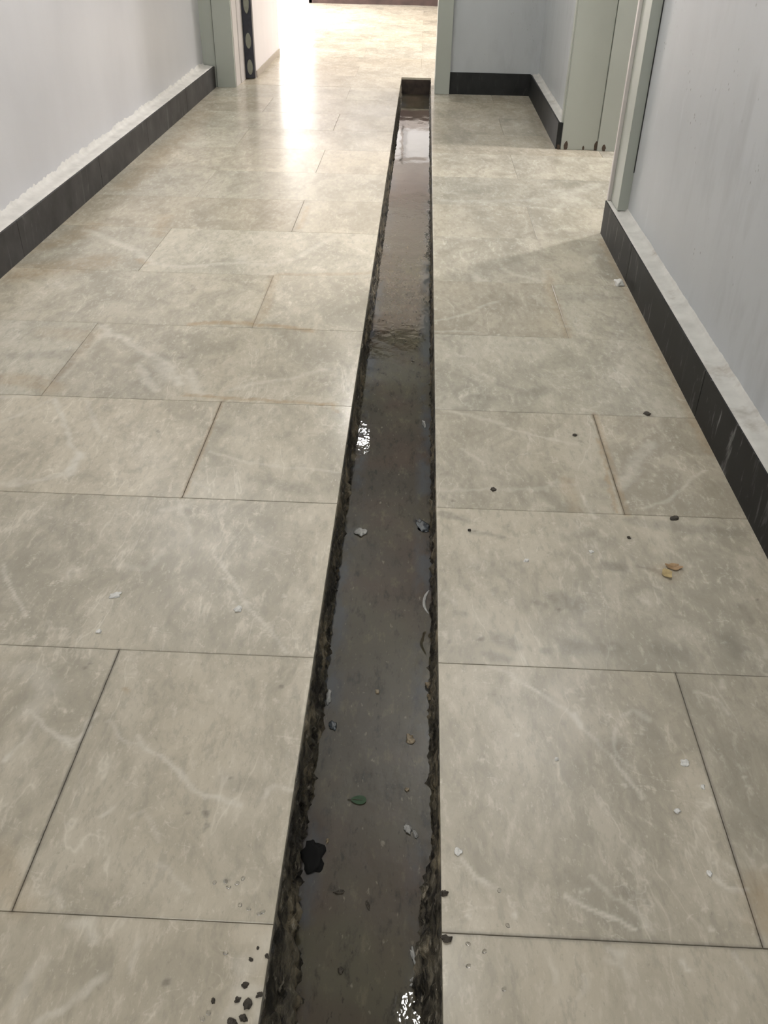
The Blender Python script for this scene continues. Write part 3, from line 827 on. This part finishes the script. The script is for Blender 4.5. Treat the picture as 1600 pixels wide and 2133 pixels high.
place('paper_flake', flat_shape('paper_flake', ragged(.012, .020, 5), .0008, M['yellow'], .2), 1390, 1196, FZ, 'small yellow flake lying on the blotchy right slabs', 'flake')
place('paper_flake', flat_shape('paper_flake', ragged(.020, .013, 8), .0008, M['orange'], .2), 1403, 1182, FZ, 'small orange brown flake lying beside the yellow flake', 'flake')
# green leaf in the water
lp = []
n = 30
for i in range(n):
    a = 2*math.pi*i/n; rx = .0150*math.cos(a); ry = .0105*math.sin(a)*(1+.25*math.cos(a))
    lp.append((rx*(1.15 if rx > 0 else 1), ry))
lf = empty('green_leaf'); xx, yy = G(746, 1666, WATER_Z+.002); lf.location = (xx, yy, WATER_Z+.0012)
tag(lf, 'small dark green leaf floating in the channel water', 'leaf')
link('leaf_blade', flat_shape('leaf_blade', lp, .0008, M['leaf'], .05), None, lf)
link('leaf_stem', flat_shape('leaf_stem', [(-.022, -.0006), (0, -.0008), (.015, 0), (0, .0008), (-.022, .0006)], .0014, M['dirt']), None, lf)
# floating and stranded debris, and glints put in as patches: px, py, rx, ry, height, material, name, label, cat
WZ = WATER_Z+.0005
deb = [
 (752,1108,.016,.020,.004,'foam','foam_patch','white foam patch on the water at the left side of the channel','foam'),
 (883,884,.005,.022,.006,'foam','foam_fleck','bright white fleck on the water by the right channel edge','foam fleck'),
 (850,1728,.007,.010,.004,'foam','glint_patch','small white patch for a water glint near the right channel edge','glint patch'),  # glint on the water, put in as a white patch
 (865,1738,.004,.010,.004,'foam','glint_patch','narrow pale patch for a glint right beside the small white one','glint patch'),  # second glint, also a white patch
 (685,1452,.006,.022,.006,'foam','foam_streak','pale foam streak in the dark gap along the left rubble edge','foam'),
 (694,1512,.008,.012,.003,'blue','scum_patch','bluish scum patch under the pale foam streak on the left','scum'),
 (880,1096,.016,.030,.0015,'blue','scum_patch','bluish grey scum patch by the right channel edge, level with the foam patch','scum'),
 (893,1430,.0075,.010,.010,'tan','pebble','tan pebble at the right rubble edge, upper of the pair','pebble'),
 (897,1452,.0070,.010,.010,'tan','pebble','tan pebble at the right rubble edge, lower of the pair','pebble'),
 (854,1540,.009,.014,.0012,'tan','dead_leaf','tan dead leaf scrap floating near the right channel edge','leaf scrap'),
 (786,1441,.004,.007,.002,'tan','leaf_crumb','tiny pale brown crumb floating in mid channel','crumb'),
 (709,2022,.0045,.005,.003,'dirt','dark_bead','round dark bead floating near the bottom of the channel','crumb'),
 (700,1998,.000,.0,.0,'dirt',None,'',''),
 (848,1645,.004,.005,.002,'tan','leaf_crumb','small tan crumb floating right of the green leaf','crumb'),
 (862,1992,.004,.016,.003,'foam','foam_streak','pale foam streak against the sandy right bank near the bottom','foam'),
 (868,2044,.012,.007,.004,'foam','glint_cluster','white patch for the water glints at the bottom right of the channel','foam'),  # lamp glints on the water, put in as a white patch
 (682,1752,.003,.006,.004,'tan','pebble','small tan pebble in the water just above the black hollow','pebble'),
 (707,1858,.009,.004,.002,'dirt','twig_piece','short dark twig piece floating near the left bank','twig'),
 (766,1885,.003,.008,.002,'dirt','twig_piece','short dark twig piece floating in mid channel near the bottom','twig'),
]
for i, (px, py, rx, ry, hz, mt, nm, lab, cat) in enumerate(deb):
    if nm: place(nm, blob_mesh(nm, rx, ry, hz, .7, 120+i*4, M[mt], flat=.2), px, py, WZ, lab, cat, None, .15*i % .6)
# curled pale peel on the right rubble
def tube(name, pts, r, mat, seg=8, sub=6):
    P = [Vector(p) for p in pts]; C = []
    for i in range(len(P)-1):
        p0, p1, p2, p3 = P[max(0, i-1)], P[i], P[i+1], P[min(len(P)-1, i+2)]
        for k in range(sub):
            t = k/sub
            C.append(0.5*((2*p1)+(-p0+p2)*t+(2*p0-5*p1+4*p2-p3)*t*t+(-p0+3*p1-3*p2+p3)*t**3))
    C.append(P[-1]); rows = []
    for i, c in enumerate(C):
        d = (C[min(i+1, len(C)-1)]-C[max(0, i-1)]).normalized()
        a = d.cross(Vector((0.2, 0.1, 1))).normalized(); b = d.cross(a); rr = r*(0.35+0.65*math.sin(math.pi*(i+1)/(len(C)+1)))
        rows.append([c+a*math.cos(2*math.pi*k/seg)*rr+b*math.sin(2*math.pi*k/seg)*rr*0.5 for k in range(seg+1)])
    return grid_mesh(name, rows, mat)
po = tube('curled_peel', [(*G(px, py, -.075), -.075) for px, py in ((894,1230), (886,1243), (884,1262), (893,1278))], .0042, M['foam'])
tag(po, 'pale curled peel hanging from the right rubble edge of the channel', 'peel')
# dark hollow in the left bank: its shade laid in as a flat black patch
place('black_hollow', blob_mesh('black_hollow', .019, .034, .0025, .7, 200, plain('hollow_shade', (.003, .003, .003), 1.0, .2, 40)), 654, 1784, WZ, 'black patch for the dark hollow at the left bank of the channel', 'hollow')
# sandy deposits
sd = link('sand_deposit', blob_mesh('sand_deposit', .010, .085, .020, .5, 210, M['concrete'], 4), None, chn)
sd.location = (*G(903, 1905, WZ), WZ-.004)

# drops of water on the marble
dm = blob_mesh('water_drop', .0035, .0045, .0022, .12, 300, M['drop'], 2, .1)
drops = [(447,1838,'leftmost clear drop of the row splashed on the left marble'),(470,1836,'clear drop second from the left in the row on the left marble'),
 (476,1848,'clear drop slightly below the middle of the row on the left marble'),(494,1840,'clear drop second from the right in the row on the left marble'),
 (506,1830,'rightmost clear drop of the upper row on the left marble'),(500,1885,'leftmost clear drop of the group just above the left slab joint'),
 (518,1893,'largest bright drop of the group just above the left slab joint'),(540,1903,'clear drop right of the bright drop, beside the left channel rim'),
 (548,1899,'clear drop nearest the channel just above the left slab joint'),(422,2122,'left one of the drop pair at the bottom left of the channel'),
 (434,2110,'right one of the drop pair at the bottom left of the channel'),(470,1985,'lone clear drop on the bottom left slab'),
 (1009,1982,'clear drop on the bottom right slab just under the joint'),(1040,1855,'highest clear drop on the grey right slab'),
 (1058,1928,'clear drop on the grey right slab just above the lower joint'),(975,1966,'clear drop touching the lower joint right of the channel'),
 (976,2012,'clear drop on the bottom right slab nearest the channel'),(1050,2060,'lowest clear drop on the bottom right slab')]
for i, (px, py, lab) in enumerate(drops):
    place('water_drop', dm, px, py, FZ, lab, 'water drop', 'water drops on the %s marble' % ('left' if px < 800 else 'right'), i*.7)

# ------------------------------------------------------------------ ceiling lamps
for (x, y, z, sx, sy, pw, col, lab) in LAMPS:
    o = empty('ceiling_lamp', (x, y, CEIL))
    tag(o, lab, 'ceiling lamp')
    part('housing', [(x-sx/2-.03, x+sx/2+.03, y-sy/2-.03, y+sy/2+.03, CEIL-.045, CEIL)], M['metal'], o)
    l = area('lamp_light', (x, y, z), sx, pw, col, None, sy)
x, y, z, s, pw, col = SIDE_LAMP
o = empty('wall_lamp', (x, y, z)); tag(o, 'bright lamp standing in the side room right of the corridor', 'lamp')
part('shade', [(x-.02+.05, x+.06, y-.2, y+.2, z-.2, z+.2)], M['metal'], o)
part('pole', [(x+.045, x+.065, y-.01, y+.01, 0, z-.2)], M['metal'], o)
part('foot', [(x-.08, x+.19, y-.13, y+.13, 0.0, .02)], M['metal'], o)
area('side_light', (x, y, z), s, pw, col, (-1.5, 5.2, 0.6))

for (x, y, z, pw, lab) in FILL_UPLIGHTS:
    o = empty('fill_uplighter', (x, y, z)); tag(o, lab, 'wall lamp')
    wx_ = WALL_R if x > 0 else WALL_L
    part('bowl', [(x-.11, x+.11, y-.26, y+.26, z-.09, z-.02)], M['metal'], o, bev=.02)
    part('bracket', [(min(x, wx_), max(x, wx_), y-.04, y+.04, z-.07, z-.04)], M['metal'], o)
    area('fill_uplight', (x, y, z), 0.18, pw, (1.0, 0.97, 0.925), (x-(0.35 if x > 0 else -0.35), y+.1, z+1), 0.45)
